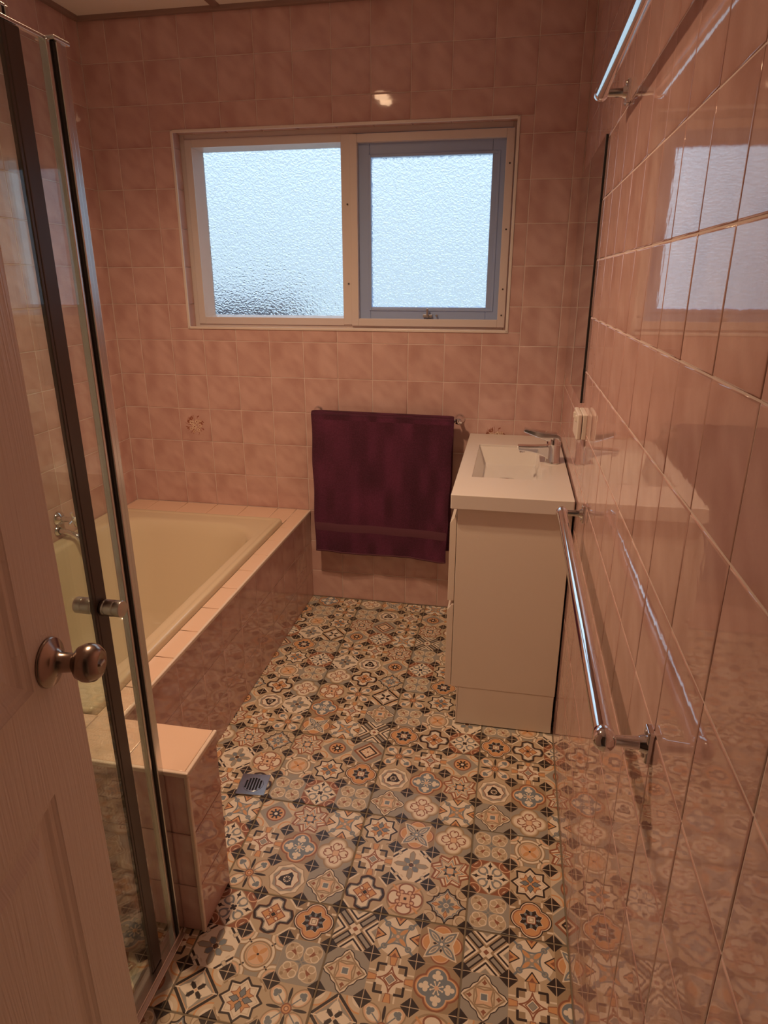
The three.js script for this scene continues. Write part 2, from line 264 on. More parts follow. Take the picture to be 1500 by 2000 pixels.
const MOTIF = {
  S8() { bg(K.beige); turn(4, () => { Q([[.5, -.95], [.75, -.75], [.95, -.5]], K.tan, .08); Q([[.62, -.8], [.75, -.72], [.8, -.58]], K.pale, .07); }); P(ngon(8, .92, .68, Math.PI / 8 * 0), K.cream, K.dark, .09); P(ngon(8, .74, .54), null, K.pale, .04); turn(4, () => { P([[.1, -.1], [.52, -.2], [.42, 0], [.52, .2], [.1, .1]], K.orange, K.rust, .03); }, Math.PI / 4); turn(4, () => P([[.06, 0], [.25, -.15], [.52, 0], [.25, .15]], K.blue, K.dark, .02)); O(0, 0, .07, K.orange); },
  FL() { bg(K.tan); quat(.5, .42, K.orange, K.rust, .07); quat(.46, .40, null, K.peach, .05); P([[-.72, -.72], [0, -.5], [.72, -.72], [.5, 0], [.72, .72], [0, .5], [-.72, .72], [-.5, 0]], K.pale, K.cream, .04); turn(4, () => { Q([[0, 0], [.12, .5], [.62, .62], [.5, .12], [0, 0]], K.blue, .06, K.grey); Q([[.15, .15], [.22, .42], [.5, .5], [.42, .22], [.15, .15]], K.cream, .03); P([[0, .2], [.06, .3], [0, .4], [-.06, .3]], K.dark); }); O(0, 0, .1, K.cream, K.blue, .05); },
  CQ() { bg(K.grey); quat(.48, .5, K.beige, K.tan, .08); quat(.46, .40, K.cream, K.pale, .05); turn(4, () => { Q([[.2, -.1], [.45, -.35], [.62, -.12], [.68, .02], [.52, .06]], K.rust, .055); Q([[.2, .1], [.45, .35], [.62, .12], [.62, 0], [.5, -.02]], K.rust, .055); O(.34, .34, .06, K.rust); Q([[.2, .05], [.3, .2], [.36, .36]], K.rust, .05); }); sq(.17, K.peach, K.rust, .03); },
  SQ() { bg(K.beige); sq(.62, K.cream); turn(4, () => { P([[-.1, -.62], [-.16, -1], [.16, -1], [.1, -.62]], K.orange, K.rust, .03); L([[-.3, -1], [-.3, -.7]], K.cream, .07); L([[.3, -1], [.3, -.7]], K.cream, .07); L([[.24, -.62], [.62, -.62], [.62, -.24]], K.dark, .11); P([[.3, -.3], [.56, -.3], [.56, -.56], [.3, -.56]], K.tan); Q([[0, -.55], [.1, -.1], [.55, 0]], K.rust, .06); P([[0, -.62], [.05, -.5], [0, -.4], [-.05, -.5]], K.rust); }); dia(.3, K.cream, K.rust, .05); dia(.18, K.grey, K.blue, .03); },
  LW() { bg(K.cream); turn(4, () => { L([[.34, -1], [1, -.34]], K.dark, .1); P([[.72, -.84], [.84, -.72], [.66, -.54], [.54, -.66]], K.pale, K.grey, .03); L([[.3, -.8], [.44, -.66]], K.pale, .08); P([[0, -.2], [.13, -.34], [.13, -.72], [0, -.88], [-.13, -.72], [-.13, -.34]], K.grey, K.tan, .04); }); turn(4, () => P([[.1, 0], [.24, -.14], [.42, -.14], [.54, 0], [.42, .14], [.24, .14]], K.blue, K.tan, .03), Math.PI / 4); dia(.13, K.brown, K.dark, .03); },
  PW() { bg(K.beige); P(ngon(8, 1.02, .74, .25), K.cream, K.rust, .1); P(ngon(4, .98, .42, .12), K.orange, K.rust, .05); P(ngon(4, .98, .42, .12 + Math.PI / 4), K.peach, K.rust, .05); P(ngon(4, .8, .34, .1), K.grey, K.cream, .04); P(ngon(4, .8, .34, .1 + Math.PI / 4), K.pale, K.grey, .05); P(ngon(4, .56, .28, .06), K.orange, K.cream, .03); P(ngon(4, .42, .2, Math.PI / 4), K.dark); P(ngon(4, .4, .2, 0), K.blue); sq(.17, K.peach); },
  DQ() { bg(K.beige); turn(4, () => P([[.45, -1], [1, -.45], [1, -1]], K.cream)); const w = [[0, -.92], [.28, -.8], [.3, -.45], [.45, -.3], [.8, -.28], [.92, 0]], all = []; for (let k = 0; k < 4; k++) w.slice(0, 5).forEach(([x, y]) => { const t = k * Math.PI / 2; all.push([x * Math.cos(t) - y * Math.sin(t), x * Math.sin(t) + y * Math.cos(t)]); }); P(all, K.cream, K.brown, .22); P(all, K.cream, K.dark, .13); P(all.map(([x, y]) => [x * .92, y * .92]), K.cream, K.grey, .06); turn(4, () => P([[.08, -.08], [.26, -.12], [.3, -.26], [.58, 0], [.3, .26], [.26, .12], [.08, .08]], K.orange, K.rust, .05)); dia(.2, K.orange, K.rust, .04); dia(.13, K.dark); },
  CS() { bg(K.beige); O(0, 0, .93, K.tan); O(0, 0, .84, K.peach); turn(4, () => { E2(.56, 0, .28, .36, 0, K.cream, K.rust, .08); O(.34, -.2, .11, K.peach, K.rust, .06); O(.34, .2, .11, K.peach, K.rust, .06); Q([[.42, .42], [.58, .58], [.7, .7]], K.orange, .1); }); P(ngon(4, .36, .2, Math.PI / 4), K.peach); sq(.07, K.dark); },
  BS() { bg(K.beige); turn(4, () => { O(.8, -.8, .42, K.pale, K.tan, .05); O(.72, -.72, .2, K.beige, K.tan, .04); }); const a = []; P(ngon(4, .98, .62, 0), K.pale); turn(4, () => { Q([[.95, 0], [.6, .12], [.62, .4], [.4, .4], [.4, .62], [.12, .6], [0, .95]], K.dark, .07); Q([[.86, 0], [.52, .12], [.52, .34], [.34, .34], [.34, .52], [.12, .52], [0, .86]], K.blue, .05); }); turn(4, () => P([[.3, 0], [.5, -.1], [.68, 0], [.5, .1]], K.orange, K.rust, .03)); turn(8, () => E2(.24, 0, .17, .08, 0, K.blue, K.grey, .03), Math.PI / 8); O(0, 0, .11, K.grey, K.cream, .03); },
  GC() { bg(K.grey); turn(4, () => { E2(.44, -.44, .42, .36, -Math.PI / 4, K.beige, K.pale, .05); O(.56, -.24, .17, null, K.cream, .045); O(.24, -.56, .17, null, K.cream, .045); Q([[.1, -.1], [.4, -.2], [.72, -.72]], K.pale, .04); P([[.28, -.3], [.44, -.58], [.5, -.48], [.6, -.46], [.44, -.34]], K.rust); O(.7, -.62, .08, K.tan); }); P(ngon(4, .3, .06, Math.PI / 4 * 0), K.blue); P(ngon(4, .2, .05, Math.PI / 4), K.grey); },
  CR() { bg(K.grey); turn(4, () => { O(.95, -.95, .62, K.cream, K.tan, .06); O(.95, -.95, .44, K.peach, K.beige, .07); O(.95, -.95, .3, K.grey); }); O(0, 0, .78, K.cream, K.tan, .06); O(0, 0, .6, K.peach, K.tan, .08); turn(4, () => E2(.26, 0, .22, .1, 0, K.orange, null), Math.PI / 4); O(0, 0, .5, null, K.beige, .05); O(0, 0, .055, K.dark); turn(4, () => { O(.5, -.5, .045, K.dark); O(.6, -.6, .045, K.dark); }); },
  RC() { bg(K.rust); turn(4, () => { O(.75, -.75, .3, K.rust, K.peach, .05); P([[.6, -.85], [.75, -.75], [.85, -.6], [.72, -.68]], K.pale); }); P([[0, -1], [.3, -.75], [.5, -.5], [.75, -.3], [1, 0], [.75, .3], [.5, .5], [.3, .75], [0, 1], [-.3, .75], [-.5, .5], [-.75, .3], [-1, 0], [-.75, -.3], [-.5, -.5], [-.3, -.75]], K.cream, K.tan, .05); turn(4, () => { P([[0, -.94], [.05, -.75], [.12, -.68], [.03, -.6], [0, -.42], [-.03, -.6], [-.12, -.68], [-.05, -.75]], K.dark); O(.36, -.36, .2, null, K.grey, .08); Q([[.12, -.2], [.1, -.5], [.32, -.6]], K.blue, .07); Q([[.2, -.12], [.5, -.1], [.6, -.32]], K.blue, .07); }); turn(4, () => O(.1, 0, .07, K.dark), Math.PI / 4); turn(4, () => sq(.05, K.dark)); },
  OO() { bg(K.tan); turn(4, () => { L([[.52, -1], [.52, -.72]], K.cream, .1); L([[.72, -.52], [1, -.52]], K.cream, .1); }); quat(.42, .52, K.cream, K.dark, .05); quat(.40, .44, K.orange, K.rust, .05); P(ngon(8, .6, .42, Math.PI / 8), K.cream); P(ngon(8, .56, .40, Math.PI / 8), K.dark); turn(8, () => P([[.15, 0], [.36, -.07], [.46, 0], [.36, .07]], K.blue)); sq(.2, K.cream, K.rust, .05); sq(.1, K.cream, K.tan, .04); },
  DS() { bg(K.cream); turn(4, () => { L([[-.75, -1], [0, -.25], [.75, -1]], K.tan, .1); L([[-.5, -1], [0, -.5], [.5, -1]], K.dark, .08); P([[-.26, -1], [0, -.74], [.26, -1]], K.grey, K.pale, .03); }); turn(4, () => { P([[.15, -.32], [.32, -.15], [.95, -.78], [.78, -.95]], K.grey, K.dark, .07); }); dia(.17, K.rust, K.cream, .05); },
  OC() { bg(K.beige); O(0, 0, .95, K.cream); turn(4, () => { P([[-.3, -1], [0, -.55], [.3, -1]], K.orange, K.dark, .05); P([[-.14, -1], [0, -.78], [.14, -1]], K.rust); O(.55, -.55, .12, K.grey, K.blue, .05); L([[.6, -.6], [.9, -.9]], K.blue, .1); }); turn(4, () => Q([[-.55, -.55], [0, -.12], [.55, -.55]], K.blue, .09)); P([[-.5, -.5], [0, -.24], [.5, -.5], [.24, 0], [.5, .5], [0, .24], [-.5, .5], [-.24, 0]], K.grey); turn(4, () => E2(.25, .25, .22, .09, Math.PI / 4, K.orange, null)); O(0, 0, .08, K.peach); },
  WS() { bg(K.grey); P([[0, -1], [.2, -.85], [.3, -.62], [.5, -.5], [.62, -.3], [.85, -.2], [1, 0], [.85, .2], [.62, .3], [.5, .5], [.3, .62], [.2, .85], [0, 1], [-.2, .85], [-.3, .62], [-.5, .5], [-.62, .3], [-.85, .2], [-1, 0], [-.85, -.2], [-.62, -.3], [-.5, -.5], [-.3, -.62], [-.2, -.85]], K.cream, K.dark, .04); P([[0, -.86], [.3, -.5], [.5, -.3], [.86, 0], [.5, .3], [.3, .5], [0, .86], [-.3, .5], [-.5, .3], [-.86, 0], [-.5, -.3], [-.3, -.5]], K.pale, K.tan, .07); turn(4, () => { P([[0, -.5], [.12, -.62], [.05, -.66], [0, -.78], [-.05, -.66], [-.12, -.62]], K.rust); L([[-.3, -.42], [.3, -.42]], K.tan, .06); }); P([[-.38, -.38], [0, -.3], [.38, -.38], [.3, 0], [.38, .38], [0, .3], [-.38, .38], [-.3, 0]], K.peach, K.tan, .06); sq(.15, K.blue, K.cream, .04); },
  SB() { bg(K.tan); quat(.44, .52, K.orange, K.rust, .08); quat(.42, .43, K.blue, K.peach, .04); turn(4, () => { O(.48, -.12, .11, K.cream); O(.48, .12, .11, K.cream); O(.66, 0, .11, K.cream); E2(.48, 0, .18, .09, 0, K.cream); }); turn(8, () => { L([[.1, 0], [.28, 0]], K.cream, .05); O(.27, 0, .045, K.cream); }, Math.PI / 8); O(0, 0, .1, K.peach); },
  SO() { bg(K.pale); dia(1, K.grey); turn(4, () => { O(.9, -.9, .45, K.pale, K.orange, .08); P([[.5, -1], [1, -.5], [1, -.7], [.7, -1]], K.peach); }); O(0, 0, .5, K.orange, K.rust, .08); O(0, 0, .42, null, K.peach, .03); turn(8, () => { L([[.1, 0], [.32, 0]], K.dark, .09); O(.31, 0, .055, K.dark); }, Math.PI / 8); O(0, 0, .2, K.dark); O(0, 0, .1, K.cream); },
  EM() { bg(K.beige); turn(4, () => P([[.55, -1], [1, -.55], [1, -1]], K.orange)); P(ngon(8, .94, .84), K.cream, K.tan, .05); P(ngon(8, .78, .7, .2), K.grey, K.pale, .04); P(ngon(8, .62, .54), K.cream, K.rust, .04); O(0, 0, .28, K.dark); turn(3, () => P([[.18, -.2], [.44, -.1], [.36, .12], [.2, .2]], K.dark), .5); O(0, 0, .19, K.cream); turn(8, () => L([[0, 0], [.17, 0]], K.dark, .05)); O(0, 0, .06, K.dark); },
  PF() { bg(K.beige); turn(4, () => { E2(.5, -.5, .48, .36, -Math.PI / 4, K.tan); E2(.5, -.5, .42, .3, -Math.PI / 4, K.peach); E2(.48, -.48, .34, .24, -Math.PI / 4, K.cream); L([[.12, -.12], [.5, -.5]], K.blue, .05); O(.5, -.62, .1, K.blue); O(.62, -.5, .1, K.blue); O(.62, -.64, .1, K.blue); }); turn(4, () => { E2(.58, 0, .3, .065, 0, K.dark); L([[.15, 0], [.4, 0]], K.dark, .035); }); O(0, 0, .2, K.orange, K.rust, .06); O(0, 0, .09, K.peach, K.rust, .04); },
  DM() { bg(K.grey); turn(4, () => L([[.45, -1], [1, -.45]], K.pale, .08)); dia(.86, K.pale, K.rust, .12); dia(.66, K.tan, K.peach, .04); dia(.56, K.peach, K.dark, .1); turn(8, () => { L([[0, 0], [.3, 0]], K.cream, .05); O(.27, 0, .06, K.cream); }); O(0, 0, .07, K.rust); },
  LF() { bg(K.beige); turn(4, () => { O(.98, -.98, .62, K.pale, K.orange, .07); O(.98, -.98, .4, K.cream); }); dia(.98, K.pale, K.dark, .12); dia(.84, K.grey, K.orange, .03); turn(4, () => { E2(.4, 0, .3, .15, 0, K.cream); P([[.3, -.3], [.6, -.12], [.72, 0], [.6, .12], [.3, .3], [.4, 0]], K.cream); L([[.6, 0], [.95, 0]], K.cream, .05); }); turn(4, () => E2(.24, 0, .2, .09, 0, K.dark), Math.PI / 4); dia(.1, K.peach, K.cream, .03); },
};
const TILES = {
  A: 'PF SQ SO EM SB PW WS CQ OC', B: 'PF S8 LF GC CR LW OO DQ RC', C: 'S8 FL CQ SQ LW PW DQ CS BS', D: 'GC CR PW RC S8 SO GC OO DM',
  E: 'DS OC FL WS SQ SB LF PF CS', F: 'GC EM SQ PW DM PF SO RC OC', G: 'PF SQ PW LW EM SO CQ DQ BS', H: 'SO SQ EM PW CS DM DS GC CR', I: 'CS PF FL DQ S8 DS WS SB SQ',
};
const tileIndex = {};
Object.entries(TILES).forEach(([name, list], n) => {
  tileIndex[name] = n;
  const ox = (n % 3) * AT, oy = Math.floor(n / 3) * AT, s = AT / 6;
  list.split(' ').forEach((m, k) => {
    c2.save(); c2.beginPath(); c2.rect(ox + (k % 3) * 2 * s, oy + Math.floor(k / 3) * 2 * s, 2 * s, 2 * s); c2.clip();
    c2.translate(ox + (k % 3) * 2 * s + s, oy + Math.floor(k / 3) * 2 * s + s); c2.scale(s, s); c2.lineJoin = 'round';
    MOTIF[m](); c2.restore();
  });
  c2.save(); c2.beginPath(); c2.rect(ox, oy, AT, AT); c2.clip(); c2.translate(ox, oy); c2.scale(s, s);
  for (let i = 0; i < 4; i++) for (let j = 0; j < 4; j++) { c2.save(); c2.translate(i * 2, j * 2); dia(.43, K.dark); L([[-.43, 0], [.43, 0]], K.pale, .035); L([[0, -.43], [0, .43]], K.pale, .035); c2.restore(); }
  for (let i = 1; i < 3; i++) { L([[i * 2, 0], [i * 2, 6]], 'rgba(200,180,150,.55)', .02); L([[0, i * 2], [6, i * 2]], 'rgba(200,180,150,.55)', .02); }
  c2.restore();
});
const floorMap = new THREE.CanvasTexture(atlas); floorMap.colorSpace = THREE.SRGBColorSpace; floorMap.magFilter = THREE.LinearFilter; floorMap.minFilter = THREE.LinearFilter;
M.floorTile = phys([1, 1, 1], 0.30, { map: floorMap, ior: 1.5 });
{
  const g = group('floor', structure('floor of patterned cement-look tiles', 'floor'));
  mesh('grout_bed', bx(-2.08, .12, -.1, -.0018, -.12, ROOM.z1 + .05), M.floorGrout, g);
  const LAY = {
    '-1': ['', 'I0', 'I0', 'I0', 'A0'], 0: ['B1', 'F0', 'H0', 'A0'], 1: ['D2', 'G0', 'D0', 'B0'], 2: ['G2', 'E2', 'B0', 'B0'], 3: ['C3', 'D3', 'A0', 'A0'],
    4: ['F3', 'A3', 'C0', 'D0'], 5: ['A1', 'B2', 'E0', 'E0'], 6: ['D1', 'C2', 'G0', 'F0'], 7: ['E1', 'A2', 'B1', 'D0'], 8: ['B1', 'F0', 'C3', 'A2'],
  };
  LAY[-1] = ['I0', 'C2', 'A1', 'A0'];
  const p = .303;
  for (let r = -1; r <= 8; r++) for (let c = -3; c <= 3; c++) {
    const X0 = -1.143 + p * c, Z0 = .091 + p * r, x0 = Math.max(X0, ROOM.x0), x1 = Math.min(X0 + p, 0), z0 = Math.max(Z0, 0), z1 = Math.min(Z0 + p, ROOM.z1);
    if (x1 - x0 < .02 || z1 - z0 < .02 || (x1 < -1.1 && z1 < 1.56)) continue;
    const [name, k] = (LAY[r][c] ?? 'ABCDEFG'[(c + 9 + r * 2) % 7] + ((r + c + 12) % 4)).split('');
    const GF = .0021, w = x1 - x0 - 2 * GF, d = z1 - z0 - 2 * GF, n = tileIndex[name];
    const geo = tileGeometry(w, d, 0, 1, 0, 1, 0).clone(), pos = geo.attributes.position, uv = geo.attributes.uv;
    for (let i = 0; i < pos.count; i++) {
      let s = (x0 + GF + pos.getX(i) - X0) / p, t = (z0 + GF + (d - pos.getY(i)) - Z0) / p;
      for (let q = 0; q < +k; q++) [s, t] = [t, 1 - s];
      s = Math.min(.997, Math.max(.003, s)); t = Math.min(.997, Math.max(.003, t));
      uv.setXY(i, ((n % 3) + s) * AT / 2040, 1 - (Math.floor(n / 3) + t) * AT / 2040);
    }
    geo.rotateX(-Math.PI / 2).translate(0, 0, d);
    const m = mesh('tile', geo, M.floorTile, g); m.position.set(x0 + GF, rr(-.0003, .0003), z0 + GF);
    m.rotation.set(rr(-.001, .001), 0, rr(-.001, .001));
  }
}

// ---------------------------------------------------------------- window
{
  const g = group('window_1', structure('white framed window with two obscure glass panes', 'window'));
  const f = -.07, ring = (x0, x1, y0, y1, w, z0, z1, r = .002) => [rb(x0, x0 + w, y0, y1, z0, z1, r), rb(x1 - w, x1, y0, y1, z0, z1, r), rb(x0 + w, x1 - w, y0, y0 + w, z0, z1, r), rb(x0 + w, x1 - w, y1 - w, y1, z0, z1, r)];
  mesh('liner', merge(ring(WIN.x0, WIN.x1, WIN.y0, WIN.y1, .022, -.13, f)), M.frame, g);
  mesh('fixed_frame', merge([...ring(-1.578, -.89, 1.252, 1.972, .030, -.125, f + .006)]), M.frame, g);
  const bead = new THREE.BufferGeometry(), oR = [-1.549, -.918, 1.281, 1.943], iR = [-1.524, -.917, 1.268 + .022, 1.932];
  { const q = ([x0, x1, y0, y1], z) => [[x0, y0, z], [x1, y0, z], [x1, y1, z], [x0, y1, z]], A = q(oR, f + .003), B = q(iR, -.124), V = []; for (let k = 0; k < 4; k++) { const l = (k + 1) % 4; V.push(...A[k], ...A[l], ...B[l], ...A[k], ...B[l], ...B[k]); } bead.setAttribute('position', new THREE.Float32BufferAttribute(V, 3)); bead.setAttribute('uv', new THREE.Float32BufferAttribute(new Float32Array(V.length / 3 * 2), 2)); bead.computeVertexNormals(); }
  mesh('glazing_bead', bead, M.frame, g);
  mesh('mullion', rb(-.922, -.872, 1.256, 1.970, -.125, f + .010, .003), M.frame, g);
  mesh('casement_frame', merge(ring(-.886, -.252, 1.252, 1.968, .030, -.125, f + .012)), M.frame, g);
  const s = mesh('sash_frame', merge(ring(-.862, -.280, 1.276, 1.942, .052, -.118, f - .012, .003)), M.sash, g);
  mesh('sash_bead', merge(ring(-.815, -.302, 1.313, 1.898, .010, -.112, f - .008, .002)), M.sash, s);
  const pane = (n, x0, x1, y0, y1, z) => { const q = bx(x0, x1, y0, y1, z - .0025, z + .0025), u = q.attributes.uv, p = q.attributes.position; for (let i = 0; i < p.count; i++) u.setXY(i, p.getX(i) / .6, p.getY(i) / .6); return mesh(n, q, M.obscure, g); };
  pane('fixed_pane', -1.53, -.908, 1.262, 1.95, -.121);
  pane('sash_pane', -.815, -.300, 1.31, 1.90, -.098);
  const l = mesh('latch', merge([rb(-.586, -.548, 1.288, 1.300, f - .012, f + .002, .002), cyl([-.567, 1.294, f - .01], [-.567, 1.294, f + .012], .006), rb(-.571, -.563, 1.290, 1.325, f + .006, f + .014, .002), cyl([-.530, 1.296, f - .012], [-.530, 1.296, f + .002], .004)]), M.steel, g);
  for (const [x, y] of [[-.897, 1.72], [-.897, 1.42], [-.266, 1.85], [-.266, 1.62], [-.266, 1.40], [-.266, 1.30]]) mesh('screw', cyl([x, y, f + .008], [x, y, f + .0135], .0035, .0035, 12), M.darkAlu, g);
  // outdoors
  const gr = mesh('garden_ground', bx(-9, 7, -.9, -.6, -14, -.2), M.outGround); gr.userData = structure('garden ground outside the window', 'ground');
  const fn = group('garden_wall', { label: 'dark low garden wall outside the obscure window', category: 'garden wall' });
  mesh('wall_body', bx(-2.7, -1.27, -.6, 1.27, -.62, -.46), M.outFence, fn);
  mesh('coping', rb(-2.72, -1.25, 1.27, 1.315, -.64, -.44, .012), M.outFence, fn);
}

// ---------------------------------------------------------------- bath surround, nib wall, bath
const PX = -1.082, LEDGE = .435, NIB = { x1: -.828, z0: 1.583, z1: 1.730, y: .452 };
{
  const g = group('bath_surround', { label: 'pink tiled bath surround with a flat ledge', category: 'bath surround' });
  mesh('core', merge([bx(-1.12, PX - .0014, 0, LEDGE - .003, .003, NIB.z0), bx(ROOM.x0 + .003, -1.12, 0, LEDGE - .003, .003, .14)]), M.grout, g);
  const zs = steps(0, NIB.z0, .09, .15);
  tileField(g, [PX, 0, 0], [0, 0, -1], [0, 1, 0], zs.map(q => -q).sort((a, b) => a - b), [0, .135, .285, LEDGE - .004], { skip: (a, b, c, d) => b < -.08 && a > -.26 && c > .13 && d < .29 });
  // vent tile with slots
  const v = group('vent_tile', null); scene.remove(v); v.name = 'vent_tile'; g.add(v); v.userData = { label: 'slotted vent tile' };
  mesh('backing', bx(PX - .004, PX - .0022, .137, .283, .092, .238), M.tileTrim, v);
  mesh('slat_frame', merge([rb(PX - .004, PX, .137, .195, .0915, .2385, .001), rb(PX - .004, PX, .270, .2835, .0915, .2385, .001), rb(PX - .004, PX, .19, .275, .0915, .108, .001), rb(PX - .004, PX, .19, .275, .222, .2385, .001)]), M.tile, v);
  for (let k = 0; k < 6; k++) mesh('slat', rb(PX - .0035, PX, .193, .272, .1125 + k * .0185, .1225 + k * .0185, .001), M.tile, v);
  // ledge tiles with a pale nosing
  tileField(g, [-1.148 - .0, LEDGE, 0], [1, 0, 0], [0, 0, -1], [0, -1.148 * -1 + PX - .004 + 0].map(q => q), zs.map(q => -q).sort((a, b) => a - b).map((q) => q), { mat: M.ledge });
  tileField(g, [ROOM.x0, LEDGE, 0], [1, 0, 0], [0, 0, -1], steps(0, -1.148 - ROOM.x0, .113, .15), [-.185, 0], { mat: M.ledge });
  mesh('nosing', rb(PX - .006, PX + .003, LEDGE - .011, LEDGE + .0015, .002, NIB.z0, .003), M.tileTrim, g);
}
{
  const g = group('wall_nib', structure('low tiled nib wall at the shower end of the bath', 'wall'));
  const { x1, z0, z1, y } = NIB, xs = steps(ROOM.x0, x1, x1 - .15 * 7, .15);
  mesh('wall_body', bx(ROOM.x0, x1 - .003, 0, y - .003, z0 + .003, z1 - .003), M.grout, g);
  tileField(g, [x1, 0, 0], [0, 0, -1], [0, 1, 0], [-z1 + .003, -z0 - .002], [0, .135, .285, y - .004]);
  tileField(g, [0, 0, z1], [1, 0, 0], [0, 1, 0], xs.map((q, i) => i === xs.length - 1 ? q - .004 : q), [0, .135, .285, y - .004]);
  tileField(g, [PX, 0, z0], [-1, 0, 0], [0, 1, 0], [-(x1 - PX) + .003, 0], [0, .135, .285, y - .004]);
  tileField(g, [0, y, z1 - .006], [1, 0, 0], [0, 0, -1], xs.map((q, i) => i === xs.length - 1 ? q - .006 : q), [0, z1 - z0 - .006], { mat: M.ledge });
  mesh('nosing', merge([rb(ROOM.x0, x1 + .003, y - .011, y + .0015, z1 - .006, z1 + .003, .003), rb(x1 - .006, x1 + .003, y - .011, y + .0015, z0, z1 - .004, .003), rb(x1 - .007, x1 + .0025, 0, y - .010, z1 - .007, z1 + .0025, .003)]), M.tileTrim, g);
}
{ // bath: rings of rounded rectangles from rim to floor
  const g = group('bathtub', { label: 'cream enamel bathtub set into the tiled surround', category: 'bathtub' });
  const X0 = ROOM.x0 + .002, X1 = -1.148, Z0 = .186, Z1 = 1.578, cx = (X0 + X1) / 2, cz = (Z0 + Z1) / 2, hw = (X1 - X0) / 2, hl = (Z1 - Z0) / 2, n = 96;
  const ring = (ix, iz0, iz1, r, y) => { // insets, corner radius
    const a = [], x0 = -hw + ix, x1 = hw - ix, z0 = -hl + iz0, z1 = hl - iz1;
    const per = n / 4; for (let q = 0; q < 4; q++) for (let k = 0; k < per; k++) {
      const t = (q + k / (per - 1) * 1) * Math.PI / 2, c = [[x1 - r, z1 - r], [x0 + r, z1 - r], [x0 + r, z0 + r], [x1 - r, z0 + r]][q];
      a.push([cx + c[0] + r * Math.cos(t), y, cz + c[1] + r * Math.sin(t)]);
    } return a;
  };
  const R = [ring(.0, 0, 0, .02, .425), ring(0, 0, 0, .022, .448), ring(.003, .003, .003, .022, .4545), ring(.008, .008, .008, .022, .457), ring(.020, .02, .02, .03, .4565), ring(.026, .026, .026, .035, .4535), ring(.034, .032, .032, .05, .4535), ring(.050, .085, .06, .16, .4525), ring(.058, .10, .07, .17, .449), ring(.066, .115, .08, .18, .440), ring(.075, .14, .09, .19, .40), ring(.10, .22, .11, .19, .25), ring(.125, .30, .13, .19, .12), ring(.15, .34, .16, .18, .075), ring(.20, .40, .22, .15, .055), ring(.30, .6, .45, .06, .05)];
  const P2 = [], I = []; R.forEach(r => r.forEach(p => P2.push(...p)));
  for (let j = 0; j + 1 < R.length; j++) for (let k = 0; k < n; k++) { const a = j * n + k, b = j * n + (k + 1) % n, c = a + n, d = b + n; I.push(a, c, b, b, c, d); }
  const last = R[R.length - 1], mid = P2.length / 3; P2.push(cx, .05, cz); for (let k = 0; k < n; k++) I.push((R.length - 1) * n + k, mid, (R.length - 1) * n + (k + 1) % n);
  const geo = new THREE.BufferGeometry(); geo.setAttribute('position', new THREE.Float32BufferAttribute(P2, 3)); geo.setIndex(I); geo.computeVertexNormals();
  mesh('shell', geo, M.enamel, g);
  const o = mesh('overflow', lathe([[0, .012], [.018, .012], [.026, .008], [.029, 0]], [-1.262, .28, 1.02], [-1, .16, 0]), M.chrome, g);
  mesh('waste', lathe([[0, .003], [.012, .002], [.03, .004], [.034, 0]], [cx, .051, .95], [0, 1, 0]), M.chrome, g);
}
{ // bath taps on the left wall
  const tap = (label, y, z) => {
    const g = group('bath_tap', { label, category: 'tap' }, [ROOM.x0, y, z]);
    mesh('flange', lathe([[0, 0], [.03, 0], [.03, .004], [.022, .014], [.013, .02]], [0, 0, 0], [1, 0, 0]), M.chrome, g);
    mesh('spindle', lathe([[.012, .015], [.011, .05], [.015, .055], [.015, .07], [.01, .074]], [0, 0, 0], [1, 0, 0]), M.chrome, g);
    const h = mesh('cross_handle', merge([0, 1, 2, 3].map(k => { const a = k * Math.PI / 2 + .3, d = [0, Math.cos(a), Math.sin(a)]; return cyl([.068, d[1] * .008, d[2] * .008], [.068, d[1] * .032, d[2] * .032], .0045, .006, 12); })), M.chrome, g);
    mesh('cap', lathe([[0, .088], [.008, .087], [.011, .082], [.011, .074]], [0, 0, 0], [1, 0, 0], 20), M.plastic, h);
  };
  tap('chrome cross handle bath tap on the tiles above the bath', .536, .57);
  const s = group('bath_spout', { label: 'short chrome bath spout below the cross tap', category: 'spout' }, [ROOM.x0, .490, .585]);
  mesh('flange', lathe([[0, 0], [.022, 0], [.022, .004], [.015, .012]], [0, 0, 0], [1, 0, 0]), M.chrome, s);
  mesh('pipe', tube([[.0, 0, 0], [.04, -.002, 0], [.08, -.018, 0], [.098, -.042, 0]], .0115), M.chrome, s);
  mesh('aerator', cyl([.095, -.036, 0], [.103, -.052, 0], .0135, .013), M.chrome, s);
}

